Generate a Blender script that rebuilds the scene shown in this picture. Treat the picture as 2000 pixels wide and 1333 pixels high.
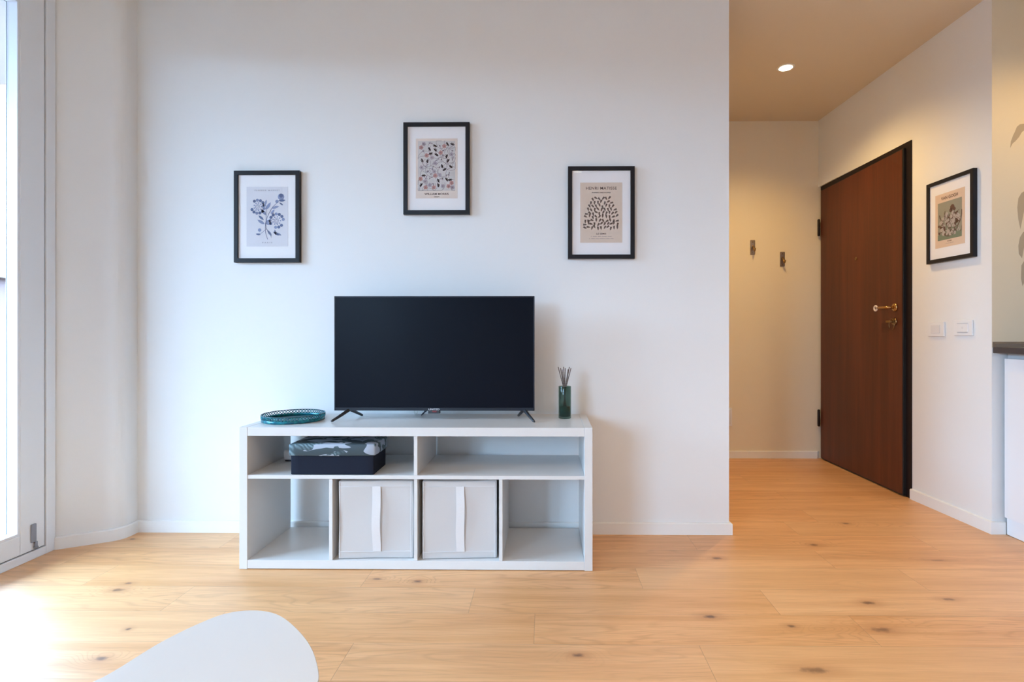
import bpy, bmesh, math, random
from mathutils import Vector, Matrix

# ------------------------------------------------------------------ clear
for o in list(bpy.data.objects):
    bpy.data.objects.remove(o, do_unlink=True)
C = bpy.context.scene.collection
SC = bpy.context.scene
R = math.radians
PI = math.pi
random.seed(7)

# ------------------------------------------------------------------ camera
cam = bpy.data.objects.new('camera', bpy.data.cameras.new('camera'))
C.objects.link(cam)
cam.location = (0, 0, 1.0)
cam.rotation_euler = (R(90), 0, R(0.7))
cam.data.sensor_width = 36
cam.data.lens = 19.062
cam.data.shift_x = -0.027
cam.data.shift_y = -0.00825
cam.data.clip_start = 0.02
SC.camera = cam

# ------------------------------------------------------------------ view
SC.view_settings.view_transform = 'Standard'
SC.view_settings.look = 'None'
SC.view_settings.gamma = 1
SC.view_settings.use_curve_mapping = False
SC.view_settings.exposure = -0.10

# ------------------------------------------------------------------ world: pale overcast sky, grey below the horizon
W = bpy.data.worlds.new('overcast_sky')
SC.world = W
W.use_nodes = True
wn = W.node_tree.nodes
wl = W.node_tree.links
wn.clear()
w_out = wn.new('ShaderNodeOutputWorld')
w_bg = wn.new('ShaderNodeBackground')
w_tc = wn.new('ShaderNodeTexCoord')
w_sp = wn.new('ShaderNodeSeparateXYZ')
w_mr = wn.new('ShaderNodeMapRange')
w_mx = wn.new('ShaderNodeMix')
w_mx.data_type = 'RGBA'
w_mr.inputs['From Min'].default_value = -0.03
w_mr.inputs['From Max'].default_value = 0.06
w_mx.inputs['A'].default_value = (0.04, 0.04, 0.04, 1)
w_mx.inputs['B'].default_value = (0.445, 0.695, 1.0, 1)
w_bg.inputs['Strength'].default_value = 41.0
wl.new(w_tc.outputs['Generated'], w_sp.inputs[0])
wl.new(w_sp.outputs['Z'], w_mr.inputs['Value'])
wl.new(w_mr.outputs[0], w_mx.inputs['Factor'])
wl.new(w_mx.outputs['Result'], w_bg.inputs['Color'])
wl.new(w_bg.outputs[0], w_out.inputs['Surface'])

# portal in the glazed door opening (guides the sky light, gives off none)
WINDOWS = [(1.215, 2.455), (-2.95, -0.35)]      # the two glazed doors in the left wall (y from, y to)
for (wa, wb) in WINDOWS:
    pl = bpy.data.lights.new('window_portal', 'AREA')
    pl.shape = 'RECTANGLE'
    pl.size = 2.50
    pl.size_y = wb - wa
    pl.cycles.is_portal = True
    po = bpy.data.objects.new('window_portal', pl)
    C.objects.link(po)
    po.location = (-2.42, (wa + wb) / 2, 1.28)
    po.rotation_euler = (0, R(-90), 0)      # local -Z looks to +X

LAMP_ROOM = 18.0
LAMP_HALL = 68.0
LAMP_KITCHEN = 31.0
WARM = (1.0, 0.68, 0.36)
WARM_HALL = (1.0, 0.65, 0.23)

# ------------------------------------------------------------------ material helpers
def mat(name, col, rough=0.5, metal=0.0, spec=0.5, bump=None, coat=0.0):
    m = bpy.data.materials.new(name)
    m.use_nodes = True
    b = m.node_tree.nodes['Principled BSDF']
    b.inputs['Base Color'].default_value = (*col, 1)
    b.inputs['Roughness'].default_value = rough
    b.inputs['Metallic'].default_value = metal
    b.inputs['Specular IOR Level'].default_value = spec
    b.inputs['Coat Weight'].default_value = coat
    if bump:
        sc, st = bump
        nt = m.node_tree
        tc = nt.nodes.new('ShaderNodeTexCoord')
        n = nt.nodes.new('ShaderNodeTexNoise')
        n.inputs['Scale'].default_value = sc
        n.inputs['Detail'].default_value = 3
        bp = nt.nodes.new('ShaderNodeBump')
        bp.inputs['Strength'].default_value = st
        bp.inputs['Distance'].default_value = 0.002
        nt.links.new(tc.outputs['Object'], n.inputs['Vector'])
        nt.links.new(n.outputs['Fac'], bp.inputs['Height'])
        nt.links.new(bp.outputs[0], b.inputs['Normal'])
    return m

class NT:
    """small node-tree writer"""
    def __init__(s, name):
        s.m = bpy.data.materials.new(name)
        s.m.use_nodes = True
        s.t = s.m.node_tree
        s.b = s.t.nodes['Principled BSDF']
    def n(s, typ, **kw):
        nd = s.t.nodes.new(typ)
        for k, v in kw.items():
            setattr(nd, k, v)
        return nd
    def l(s, a, b):
        s.t.links.new(a, b)
    def math(s, op, a, b=None, clamp=False):
        nd = s.n('ShaderNodeMath', operation=op, use_clamp=clamp)
        for i, v in enumerate((a, b)):
            if v is None:
                continue
            if isinstance(v, (int, float)):
                nd.inputs[i].default_value = v
            else:
                s.l(v, nd.inputs[i])
        return nd.outputs[0]
    def mr(s, v, a, b, c=0.0, d=1.0, smooth=True):
        nd = s.n('ShaderNodeMapRange')
        if smooth:
            nd.interpolation_type = 'SMOOTHSTEP'
        s.l(v, nd.inputs['Value'])
        for k, x in zip(('From Min', 'From Max', 'To Min', 'To Max'), (a, b, c, d)):
            nd.inputs[k].default_value = x
        return nd.outputs[0]
    def mix(s, f, a, b, mode='MIX'):
        nd = s.n('ShaderNodeMix', data_type='RGBA', blend_type=mode)
        if isinstance(f, (int, float)):
            nd.inputs['Factor'].default_value = f
        else:
            s.l(f, nd.inputs['Factor'])
        for k, v in (('A', a), ('B', b)):
            if isinstance(v, tuple):
                nd.inputs[k].default_value = (*v, 1) if len(v) == 3 else v
            else:
                s.l(v, nd.inputs[k])
        return nd.outputs['Result']
    def noise(s, vec, scale, detail=2, rough=0.5, dist=0.0):
        nd = s.n('ShaderNodeTexNoise')
        nd.inputs['Scale'].default_value = scale
        nd.inputs['Detail'].default_value = detail
        nd.inputs['Roughness'].default_value = rough
        nd.inputs['Distortion'].default_value = dist
        s.l(vec, nd.inputs['Vector'])
        return nd.outputs['Fac']
    def vmul(s, vec, xyz):
        nd = s.n('ShaderNodeVectorMath', operation='MULTIPLY')
        s.l(vec, nd.inputs[0])
        nd.inputs[1].default_value = xyz
        return nd.outputs[0]
    def vadd(s, a, b):
        nd = s.n('ShaderNodeVectorMath', operation='ADD')
        s.l(a, nd.inputs[0])
        if isinstance(b, tuple):
            nd.inputs[1].default_value = b
        else:
            s.l(b, nd.inputs[1])
        return nd.outputs[0]

# ---- plain materials
M = {}
M['wall'] = mat('white_wall_paint', (0.82, 0.82, 0.82), 0.6, spec=0.3, bump=(260, 0.10))
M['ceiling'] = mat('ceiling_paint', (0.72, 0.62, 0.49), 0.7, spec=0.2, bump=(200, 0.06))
M['wall_kitchen_lit'] = mat('kitchen_lit_wall_paint', (0.70, 0.62, 0.48), 0.6, spec=0.3, bump=(260, 0.10))  # white wall with the warm kitchen light put into its colour
M['wall_hall_lit'] = mat('hall_lit_wall_paint', (0.82, 0.74, 0.60), 0.6, spec=0.3, bump=(260, 0.10))  # white wall with the warm hall light put into its colour
M['skirting'] = mat('white_skirting', (0.86, 0.86, 0.85), 0.32)
M['bench'] = mat('white_foil_board', (0.70, 0.695, 0.69), 0.28, bump=(90, 0.02))
M['upvc'] = mat('white_window_profile', (0.80, 0.83, 0.88), 0.3)
M['seal'] = mat('grey_seal', (0.10, 0.10, 0.11), 0.6)
M['grey_plastic'] = mat('grey_hinge_cover', (0.27, 0.29, 0.34), 0.4)
M['black_frame'] = mat('black_frame_lacquer', (0.012, 0.012, 0.016), 0.36, spec=0.3)
M['mat_board'] = mat('white_mat_board', (0.86, 0.85, 0.87), 0.8, spec=0.2)
M['tv_black'] = mat('black_tv_plastic', (0.018, 0.02, 0.026), 0.35)
M['tv_bezel'] = mat('tv_bezel_plastic', (0.012, 0.015, 0.024), 0.4, spec=0.3)
M['white_ink'] = mat('white_lettering', (0.8, 0.8, 0.85), 0.5)
M['red_led'] = mat('dark_red_lens', (0.16, 0.02, 0.03), 0.2)
M['worktop'] = mat('dark_worktop', (0.055, 0.05, 0.055), 0.35, bump=(300, 0.05))
M['upstand'] = mat('brown_worktop_upstand', (0.13, 0.105, 0.085), 0.35)
M['cab'] = mat('white_cabinet_front', (0.84, 0.86, 0.90), 0.25)
M['cab_in'] = mat('grey_cabinet_carcass', (0.55, 0.55, 0.56), 0.5)
M['door_dark'] = mat('dark_brown_door_frame', (0.014, 0.008, 0.009), 0.45, spec=0.25)
M['seal_black'] = mat('black_door_seal', (0.008, 0.008, 0.008), 0.5)
M['brass'] = mat('brass', (0.50, 0.30, 0.13), 0.25, metal=1.0)
M['old_brass'] = mat('dark_brass', (0.30, 0.19, 0.09), 0.35, metal=1.0)
M['bone'] = mat('pale_lever_tip', (0.78, 0.66, 0.58), 0.35)
M['nickel'] = mat('brushed_nickel', (0.42, 0.34, 0.27), 0.35, metal=1.0)
M['switch'] = mat('white_switch_plastic', (0.82, 0.82, 0.83), 0.35)
M['switch_in'] = mat('switch_insert_plastic', (0.74, 0.74, 0.76), 0.35)
M['box_dark'] = mat('dark_navy_fabric', (0.012, 0.016, 0.030), 0.9, spec=0.2, bump=(700, 0.25))
M['bin'] = mat('white_nonwoven_fabric', (0.60, 0.58, 0.575), 0.85, spec=0.15, bump=(500, 0.25))
M['strap'] = mat('white_cotton_strap', (0.74, 0.73, 0.74), 0.85, spec=0.15, bump=(120, 0.5))
M['table_white'] = mat('white_table_lacquer', (0.74, 0.74, 0.74), 0.35)
M['wood_leg'] = mat('beech_leg', (0.55, 0.36, 0.20), 0.45)
M['ring'] = mat('white_downlight_ring', (0.85, 0.83, 0.80), 0.4)
M['device'] = mat('white_device_plastic', (0.75, 0.76, 0.78), 0.4)
M['liquid'] = mat('diffuser_oil', (0.13, 0.20, 0.19), 0.3)
M['cable'] = mat('black_cable', (0.015, 0.02, 0.04), 0.45)
M['white_cable'] = mat('white_cable', (0.75, 0.78, 0.75), 0.45)
M['leaf_patch'] = mat('olive_leaf_patch', (0.40, 0.33, 0.24), 0.7)
M['facade'] = mat('rose_brick_render', (0.10, 0.065, 0.065), 0.9, bump=(20, 0.3))
M['ext_glass'] = mat('dark_window_glass', (0.05, 0.07, 0.10), 0.1)
M['white_ext'] = mat('pale_stone', (0.35, 0.35, 0.36), 0.8)

def emit_mat(name, col, s):
    m = bpy.data.materials.new(name)
    m.use_nodes = True
    b = m.node_tree.nodes['Principled BSDF']
    b.inputs['Base Color'].default_value = (0.8, 0.8, 0.8, 1)
    b.inputs['Emission Color'].default_value = (*col, 1)
    b.inputs['Emission Strength'].default_value = s
    return m
M['lens'] = emit_mat('lit_downlight_lens', (1.0, 0.88, 0.68), 14)

def glass_mat(name, tint, refl, rough=0.0, ior=1.45):
    m = bpy.data.materials.new(name)
    m.use_nodes = True
    t = m.node_tree
    t.nodes.clear()
    out = t.nodes.new('ShaderNodeOutputMaterial')
    tr = t.nodes.new('ShaderNodeBsdfTransparent')
    tr.inputs[0].default_value = (*tint, 1)
    gl = t.nodes.new('ShaderNodeBsdfGlossy')
    gl.inputs['Roughness'].default_value = rough
    fr = t.nodes.new('ShaderNodeLayerWeight')
    fr.inputs['Blend'].default_value = 0.5
    pw = t.nodes.new('ShaderNodeMath')
    pw.operation = 'POWER'
    pw.inputs[1].default_value = 5.0
    mu = t.nodes.new('ShaderNodeMath')
    mu.operation = 'MULTIPLY_ADD'
    mu.inputs[1].default_value = 0.96 * refl
    mu.inputs[2].default_value = 0.04 * refl
    mx = t.nodes.new('ShaderNodeMixShader')
    t.links.new(fr.outputs['Facing'], pw.inputs[0])
    t.links.new(pw.outputs[0], mu.inputs[0])
    t.links.new(mu.outputs[0], mx.inputs[0])
    t.links.new(tr.outputs[0], mx.inputs[1])
    t.links.new(gl.outputs[0], mx.inputs[2])
    t.links.new(mx.outputs[0], out.inputs[0])
    return m
M['pane'] = glass_mat('clear_window_glass', (0.97, 0.99, 0.98), 0.8)
M['picture_glass'] = glass_mat('picture_glass', (1.0, 1.0, 1.0), 0.7, 0.02)
M['vase_glass'] = glass_mat('petrol_green_glass', (0.50, 0.62, 0.58), 0.9, 0.03)

# TV screen: dark glossy panel
g = NT('dark_screen_panel')
g.b.inputs['Base Color'].default_value = (0.0015, 0.0030, 0.0080, 1)
g.b.inputs['Roughness'].default_value = 0.32
g.b.inputs['Specular IOR Level'].default_value = 0.10
M['screen'] = g.m

# ---- oak floor
def oak():
    s = NT('oak_planks')
    tc = s.n('ShaderNodeTexCoord')
    obj = tc.outputs['Object']
    at = s.n('ShaderNodeAttribute', attribute_name='plank')
    uv = s.n('ShaderNodeUVMap', uv_map='plank_uv')
    sp = s.n('ShaderNodeSeparateXYZ'); s.l(uv.outputs[0], sp.inputs[0])
    u, v = sp.outputs[0], sp.outputs[1]
    at2 = s.n('ShaderNodeSeparateColor'); s.l(at.outputs['Color'], at2.inputs[0])
    r1, r2, r3 = at2.outputs[0], at2.outputs[1], at2.outputs[2]
    # explicit knots, where the boards have them
    xy = s.n('ShaderNodeSeparateXYZ'); s.l(obj, xy.inputs[0])
    wob = s.noise(s.vmul(obj, (1, 1, 1)), 45, 2)
    knots = [(0.575, 1.915, 0.021, 0.011, 1.0), (1.19, 2.020, .022, .012, .8), (0.833, 1.855, .013, .008, .9),
             (1.13, 1.836, .030, .014, .75), (1.26, 2.567, .020, .011, .75), (0.757, 2.41, .018, .010, .8),
             (0.792, 1.614, .038, .013, .75), (1.568, 2.858, .014, .009, .8), (1.507, 2.05, .022, .008, .7),
             (-0.516, 2.17, .014, .009, .95), (0.10, 1.68, .016, .009, .85), (-0.687, 2.19, .015, .006, .85),
             (-1.663, 2.086, .020, .012, .8), (-1.663, 2.14, .014, .007, .8), (-1.364, 1.645, .015, .010, .9),
             (-1.409, 1.81, .009, .007, .9), (-2.0, 2.60, .013, .007, .8), (1.72, 2.40, .030, .006, .5)]
    near = None; dark = None
    for (kx, ky, a, b, st) in knots:
        dx = s.math('MULTIPLY', s.math('SUBTRACT', xy.outputs[0], kx), 1 / a)
        dy = s.math('MULTIPLY', s.math('SUBTRACT', xy.outputs[1], ky), 1 / b)
        d = s.math('SQRT', s.math('ADD', s.math('MULTIPLY', dx, dx), s.math('MULTIPLY', dy, dy)))
        near = d if near is None else s.math('MINIMUM', near, d)
        dk = s.math('MULTIPLY', s.mr(s.math('ADD', d, s.math('MULTIPLY', wob, 1.4)), 1.0, 2.2, 1, 0), st)
        dark = dk if dark is None else s.math('MAXIMUM', dark, dk)
    kinf = s.mr(near, 0.5, 7.0, 1, 0)
    # grain coordinates, shifted board by board
    off = s.n('ShaderNodeCombineXYZ')
    s.l(s.math('MULTIPLY', r1, 31.0), off.inputs[0])
    s.l(s.math('MULTIPLY', r2, 17.0), off.inputs[1])
    s.l(s.math('MULTIPLY', r3, 9.0), off.inputs[2])
    p = s.vadd(obj, off.outputs[0])
    big = s.noise(s.vmul(p, (0.85, 7.5, 1)), 1.0, 2, 0.45, 0.35)
    rings_in = s.math('ADD', s.math('MULTIPLY', big, 21.0), s.math('MULTIPLY', kinf, 4.0))
    rings = s.math('ABSOLUTE', s.math('SINE', s.math('MULTIPLY', rings_in, PI)))
    ringl = s.mr(rings, 0.0, 0.70, 1.0, 0.0)
    fade = s.mr(s.noise(s.vmul(p, (0.9, 3.0, 1)), 1.3, 1), 0.38, 0.66)
    fib = s.noise(s.vmul(p, (7, 230, 1)), 1.0, 3, 0.6)
    mid = s.noise(s.vmul(p, (1.3, 22, 1)), 1.0, 3, 0.55)
    # random small knots
    vo = s.n('ShaderNodeTexVoronoi')
    s.l(s.vmul(p, (2.4, 5.2, 1)), vo.inputs['Vector'])
    vo.inputs['Scale'].default_value = 1.0
    vc = s.n('ShaderNodeSeparateColor'); s.l(vo.outputs['Color'], vc.inputs[0])
    vk = s.math('MULTIPLY', s.mr(vo.outputs['Distance'], 0.008, 0.045, 1, 0), s.mr(vc.outputs[0], 0.86, 0.88))
    base = s.mix(s.mr(mid, 0.30, 0.72), (0.86, 0.470, 0.205), (0.69, 0.325, 0.115))
    base = s.mix(s.math('MULTIPLY', s.mr(fib, 0.42, 0.72), 0.48), base, (0.50, 0.225, 0.085))
    base = s.mix(s.math('MULTIPLY', s.math('MULTIPLY', ringl, fade), 0.42), base, (0.46, 0.195, 0.065))
    # board-to-board tone
    base = s.mix(s.math('MULTIPLY', r1, 0.30), base, (0.66, 0.33, 0.115))
    base = s.mix(s.math('MULTIPLY', r2, 0.22), base, (0.88, 0.60, 0.33))
    base = s.mix(s.math('MULTIPLY', s.mr(near, 0.8, 4.0, 1, 0), 0.38), base, (0.42, 0.155, 0.050))
    base = s.mix(s.math('MULTIPLY', s.math('MAXIMUM', dark, s.math('MULTIPLY', vk, 0.5)), 0.90), base, (0.085, 0.026, 0.010))
    # bevelled joints
    W_, L_ = 0.19, 1.107
    eu = s.math('MINIMUM', u, s.math('SUBTRACT', L_, u))
    ev = s.math('MINIMUM', v, s.math('SUBTRACT', W_, v))
    e = s.math('MINIMUM', eu, ev)
    groove = s.mr(e, 0.0003, 0.0016, 1, 0)
    col = s.mix(s.math('MULTIPLY', groove, 0.42), base, (0.22, 0.12, 0.06))
    s.l(col, s.b.inputs['Base Color'])
    rg = s.math('ADD', 0.44, s.math('MULTIPLY', fib, 0.12))
    s.l(rg, s.b.inputs['Roughness'])
    s.b.inputs['Coat Weight'].default_value = 0.35
    s.b.inputs['Coat Roughness'].default_value = 0.38
    s.b.inputs['Specular IOR Level'].default_value = 1.0
    bp = s.n('ShaderNodeBump')
    bp.inputs['Strength'].default_value = 0.35
    bp.inputs['Distance'].default_value = 0.0012
    hgt = s.math('SUBTRACT', s.math('MULTIPLY', fib, 0.25), s.math('ADD', groove, s.math('MULTIPLY', dark, 0.4)))
    s.l(hgt, bp.inputs['Height'])
    s.l(bp.outputs[0], s.b.inputs['Normal'])
    return s.m
M['oak'] = oak()

def door_wood():
    s = NT('walnut_veneer')
    tc = s.n('ShaderNodeTexCoord')
    p = tc.outputs['Object']
    a = s.noise(s.vmul(p, (1, 9, 0.5)), 1.6, 3, 0.55, 0.4)
    f = s.noise(s.vmul(p, (1, 130, 3.0)), 1.0, 3, 0.6)
    col = s.mix(s.mr(a, 0.3, 0.7), (0.132, 0.034, 0.0145), (0.084, 0.023, 0.010))
    col = s.mix(s.math('MULTIPLY', s.mr(f, 0.4, 0.75), 0.45), col, (0.055, 0.02, 0.01))
    s.l(col, s.b.inputs['Base Color'])
    s.b.inputs['Roughness'].default_value = 0.42
    s.b.inputs['Specular IOR Level'].default_value = 0.3
    return s.m
M['door_wood'] = door_wood()

def leaf_fabric():
    s = NT('leaf_print_fabric')
    tc = s.n('ShaderNodeTexCoord')
    p = tc.outputs['Object']
    w = s.n('ShaderNodeTexNoise'); w.inputs['Scale'].default_value = 7
    s.l(p, w.inputs['Vector'])
    pw = s.vadd(p, s.vmul(w.outputs['Color'], (0.05, 0.05, 0.05)))
    na = s.noise(s.vmul(pw, (13, 12, 19)), 1.0, 1, 0.4, 0.6)
    nb = s.noise(s.vadd(s.vmul(pw, (8, 12, 20)), (5.3, 2.1, 7.7)), 1.0, 1, 0.4, 0.9)
    leafm = s.math('MAXIMUM', s.mr(na, 0.53, 0.545), s.mr(nb, 0.56, 0.575))
    vn = s.n('ShaderNodeTexWave', bands_direction='DIAGONAL')
    vn.inputs['Scale'].default_value = 30
    vn.inputs['Distortion'].default_value = 4
    s.l(pw, vn.inputs['Vector'])
    lc = s.mix(s.mr(vn.outputs['Fac'], 0.1, 0.9), (0.055, 0.105, 0.13), (0.17, 0.27, 0.32))
    lc = s.mix(s.mr(nb, 0.35, 0.6), lc, (0.035, 0.06, 0.075))
    col = s.mix(leafm, (0.36, 0.42, 0.52), lc)
    s.l(col, s.b.inputs['Base Color'])
    s.b.inputs['Roughness'].default_value = 0.6
    return s.m
M['leaf_fabric'] = leaf_fabric()

def teal_metal():
    s = NT('teal_enamel')
    tc = s.n('ShaderNodeTexCoord')
    a = s.noise(tc.outputs['Object'], 60, 3)
    col = s.mix(s.mr(a, 0.35, 0.65), (0.004, 0.10, 0.16), (0.006, 0.24, 0.27))
    s.l(col, s.b.inputs['Base Color'])
    s.b.inputs['Metallic'].default_value = 0.25
    s.b.inputs['Roughness'].default_value = 0.18
    return s.m
M['teal'] = teal_metal()
M['teal_deep'] = mat('deep_teal_enamel', (0.003, 0.06, 0.085), 0.3, metal=0.2)
M['teal_dark'] = mat('dark_tray_rim', (0.02, 0.035, 0.045), 0.3, metal=0.4)

def twist_reed():
    s = NT('twisted_reed')
    tc = s.n('ShaderNodeTexCoord')
    w = s.n('ShaderNodeTexWave', bands_direction='Z')
    w.inputs['Scale'].default_value = 60
    s.l(tc.outputs['Object'], w.inputs['Vector'])
    s.l(s.mix(s.mr(w.outputs['Fac'], 0.35, 0.65), (0.035, 0.024, 0.024), (0.30, 0.24, 0.22)), s.b.inputs['Base Color'])
    s.b.inputs['Roughness'].default_value = 0.7
    return s.m
M['reed'] = twist_reed()

# inks
for nm, c in {'ink_slate': (0.13, 0.17, 0.30), 'ink_slate_pale': (0.26, 0.31, 0.48), 'paper_pale': (0.70, 0.70, 0.75),
              'paper_blush': (0.76, 0.66, 0.60), 'paper_grey': (0.60, 0.58, 0.58), 'ink_char': (0.07, 0.055, 0.06), 'ink_vine': (0.30, 0.25, 0.28),
              'ink_rose': (0.60, 0.32, 0.30), 'ink_lilac': (0.48, 0.42, 0.47), 'paper_sand': (0.70, 0.58, 0.49),
              'ink_brown': (0.15, 0.11, 0.10), 'paper_peach': (0.72, 0.55, 0.42), 'paper_sage': (0.31, 0.30, 0.235),
              'ink_bark': (0.14, 0.08, 0.06), 'ink_bloom': (0.47, 0.41, 0.37), 'ink_green': (0.20, 0.24, 0.17),
              'ink_grey': (0.36, 0.37, 0.42)}.items():
    M[nm] = mat(nm, c, 0.8, spec=0.15)

# ------------------------------------------------------------------ mesh helpers
class B:
    """collects shapes; build() links them as ONE mesh object"""
    def __init__(s):
        s.bm = bmesh.new()
    def box(s, x0, x1, y0, y1, z0, z1, bev=0.0, seg=2, mi=0):
        vs = [s.bm.verts.new(p) for p in ((x0, y0, z0), (x1, y0, z0), (x1, y1, z0), (x0, y1, z0),
                                          (x0, y0, z1), (x1, y0, z1), (x1, y1, z1), (x0, y1, z1))]
        fs = [s.bm.faces.new([vs[i] for i in q]) for q in
              ((3, 2, 1, 0), (4, 5, 6, 7), (0, 1, 5, 4), (1, 2, 6, 5), (2, 3, 7, 6), (3, 0, 4, 7))]
        for f in fs:
            f.material_index = mi
        if bev > 0:
            es = list({e for f in fs for e in f.edges})
            bmesh.ops.bevel(s.bm, geom=es, offset=bev, segments=seg, affect='EDGES', profile=0.5)
        return s
    def prism(s, pts, z0, z1, mi=0, cap=True):
        """vertical prism over a plan outline (counter-clockwise)"""
        lo = [s.bm.verts.new((x, y, z0)) for x, y in pts]
        hi = [s.bm.verts.new((x, y, z1)) for x, y in pts]
        n = len(pts)
        for i in range(n):
            f = s.bm.faces.new((lo[i], lo[(i + 1) % n], hi[(i + 1) % n], hi[i]))
            f.material_index = mi
        if cap:
            for f in (s.bm.faces.new(hi), s.bm.faces.new(lo[::-1])):
                f.material_index = mi
        return s
    def tube(s, path, r, n=12, mi=0, cap=True):
        path = [Vector(p) for p in path]
        rs = r if isinstance(r, (list, tuple)) else [r] * len(path)
        rings = []
        up = None
        for i, p in enumerate(path):
            t = (path[min(i + 1, len(path) - 1)] - path[max(i - 1, 0)]).normalized()
            if up is None:
                a = Vector((0, 0, 1)) if abs(t.z) < 0.9 else Vector((1, 0, 0))
                up = t.cross(a).normalized()
            up = (up - t * up.dot(t)).normalized()
            w = t.cross(up)
            rings.append([s.bm.verts.new(p + (up * math.cos(k * 2 * PI / n) + w * math.sin(k * 2 * PI / n)) * rs[i]) for k in range(n)])
        for a, b in zip(rings, rings[1:]):
            for k in range(n):
                f = s.bm.faces.new((a[k], a[(k + 1) % n], b[(k + 1) % n], b[k]))
                f.smooth = True
                f.material_index = mi
        if cap:
            for f in (s.bm.faces.new(rings[0][::-1]), s.bm.faces.new(rings[-1])):
                f.material_index = mi
        return s
    def lathe(s, prof, c=(0, 0, 0), n=48, mi=0, axis='Z', closed=False):
        rings = []
        for r, h in prof:
            ring = []
            for k in range(n):
                a = k * 2 * PI / n
                if axis == 'Z':
                    q = (c[0] + r * math.cos(a), c[1] + r * math.sin(a), c[2] + h)
                elif axis == 'X':
                    q = (c[0] + h, c[1] + r * math.cos(a), c[2] + r * math.sin(a))
                else:
                    q = (c[0] + r * math.cos(a), c[1] + h, c[2] + r * math.sin(a))
                ring.append(s.bm.verts.new(q))
            rings.append(ring)
        prs = list(zip(rings, rings[1:]))
        if closed:
            prs.append((rings[-1], rings[0]))
        for a, b in prs:
            for k in range(n):
                f = s.bm.faces.new((a[k], a[(k + 1) % n], b[(k + 1) % n], b[k]))
                f.smooth = True
                f.material_index = mi
        if not closed:
            for ring, rev in ((rings[0], True), (rings[-1], False)):
                f = s.bm.faces.new(ring[::-1] if rev else ring)
                f.material_index = mi
        return s
    def poly(s, pts, mi=0):
        try:
            f = s.bm.faces.new([s.bm.verts.new(p) for p in pts])
            f.material_index = mi
        except ValueError:
            pass
        return s
    def build(s, name, m, parent=None, smooth=False, normals=True):
        if normals:
            bmesh.ops.recalc_face_normals(s.bm, faces=s.bm.faces)
        me = bpy.data.meshes.new(name)
        s.bm.to_mesh(me)
        s.bm.free()
        for x in (m if isinstance(m, (list, tuple)) else [m]):
            me.materials.append(M[x])
        if smooth:
            for p in me.polygons:
                p.use_smooth = True
        o = bpy.data.objects.new(name, me)
        C.objects.link(o)
        if parent:
            o.parent = parent
        return o

def tag(o, label=None, cat=None, group=None, kind=None):
    if label: o['label'] = label
    if cat: o['category'] = cat
    if group: o['group'] = group
    if kind: o['kind'] = kind
    return o
def thing(name, label, cat, loc=(0, 0, 0), rz=0.0, group=None):
    o = bpy.data.objects.new(name, None)
    o.empty_display_size = 0.05
    C.objects.link(o)
    o.location = loc
    o.rotation_euler = (0, 0, rz)
    return tag(o, label, cat, group)
def struct(b, name, m, **kw):
    return tag(b.build(name, m, **kw), kind='structure')
def text_mesh(name, txt, size, width, loc, rot, m, parent, spacing=1.0, align='CENTER'):
    cu = bpy.data.curves.new(name, 'FONT')
    cu.body = txt
    cu.size = size
    cu.align_x = align
    cu.space_character = spacing
    cu.extrude = 0.0001
    cu.offset = size * 0.012
    to = bpy.data.objects.new(name, cu)
    C.objects.link(to)
    bpy.context.view_layer.update()
    me = bpy.data.meshes.new_from_object(to.evaluated_get(bpy.context.evaluated_depsgraph_get()))
    w = to.dimensions.x
    bpy.data.objects.remove(to, do_unlink=True)
    k = width / w if width else 1
    for v in me.vertices:
        v.co.x *= k
    me.materials.clear()
    me.materials.append(M[m])
    o = bpy.data.objects.new(name, me)
    C.objects.link(o)
    o.location = loc
    o.rotation_euler = rot
    if parent: o.parent = parent
    return o

ZC = 2.685          # ceiling height
YW = 2.697          # face of the wall behind the tv bench
XE = 0.905          # free end of that wall
YH = 4.339          # end wall of the entrance hall
XK = 2.87           # kitchen side wall
YB = -3.20          # wall behind the camera
XL = -2.27          # plane of the glazed door
def xr(y):          # room face of the entrance side wall (it runs slightly askew)
    return 2.2166 - 0.0324 * (y - 2.71)

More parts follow.
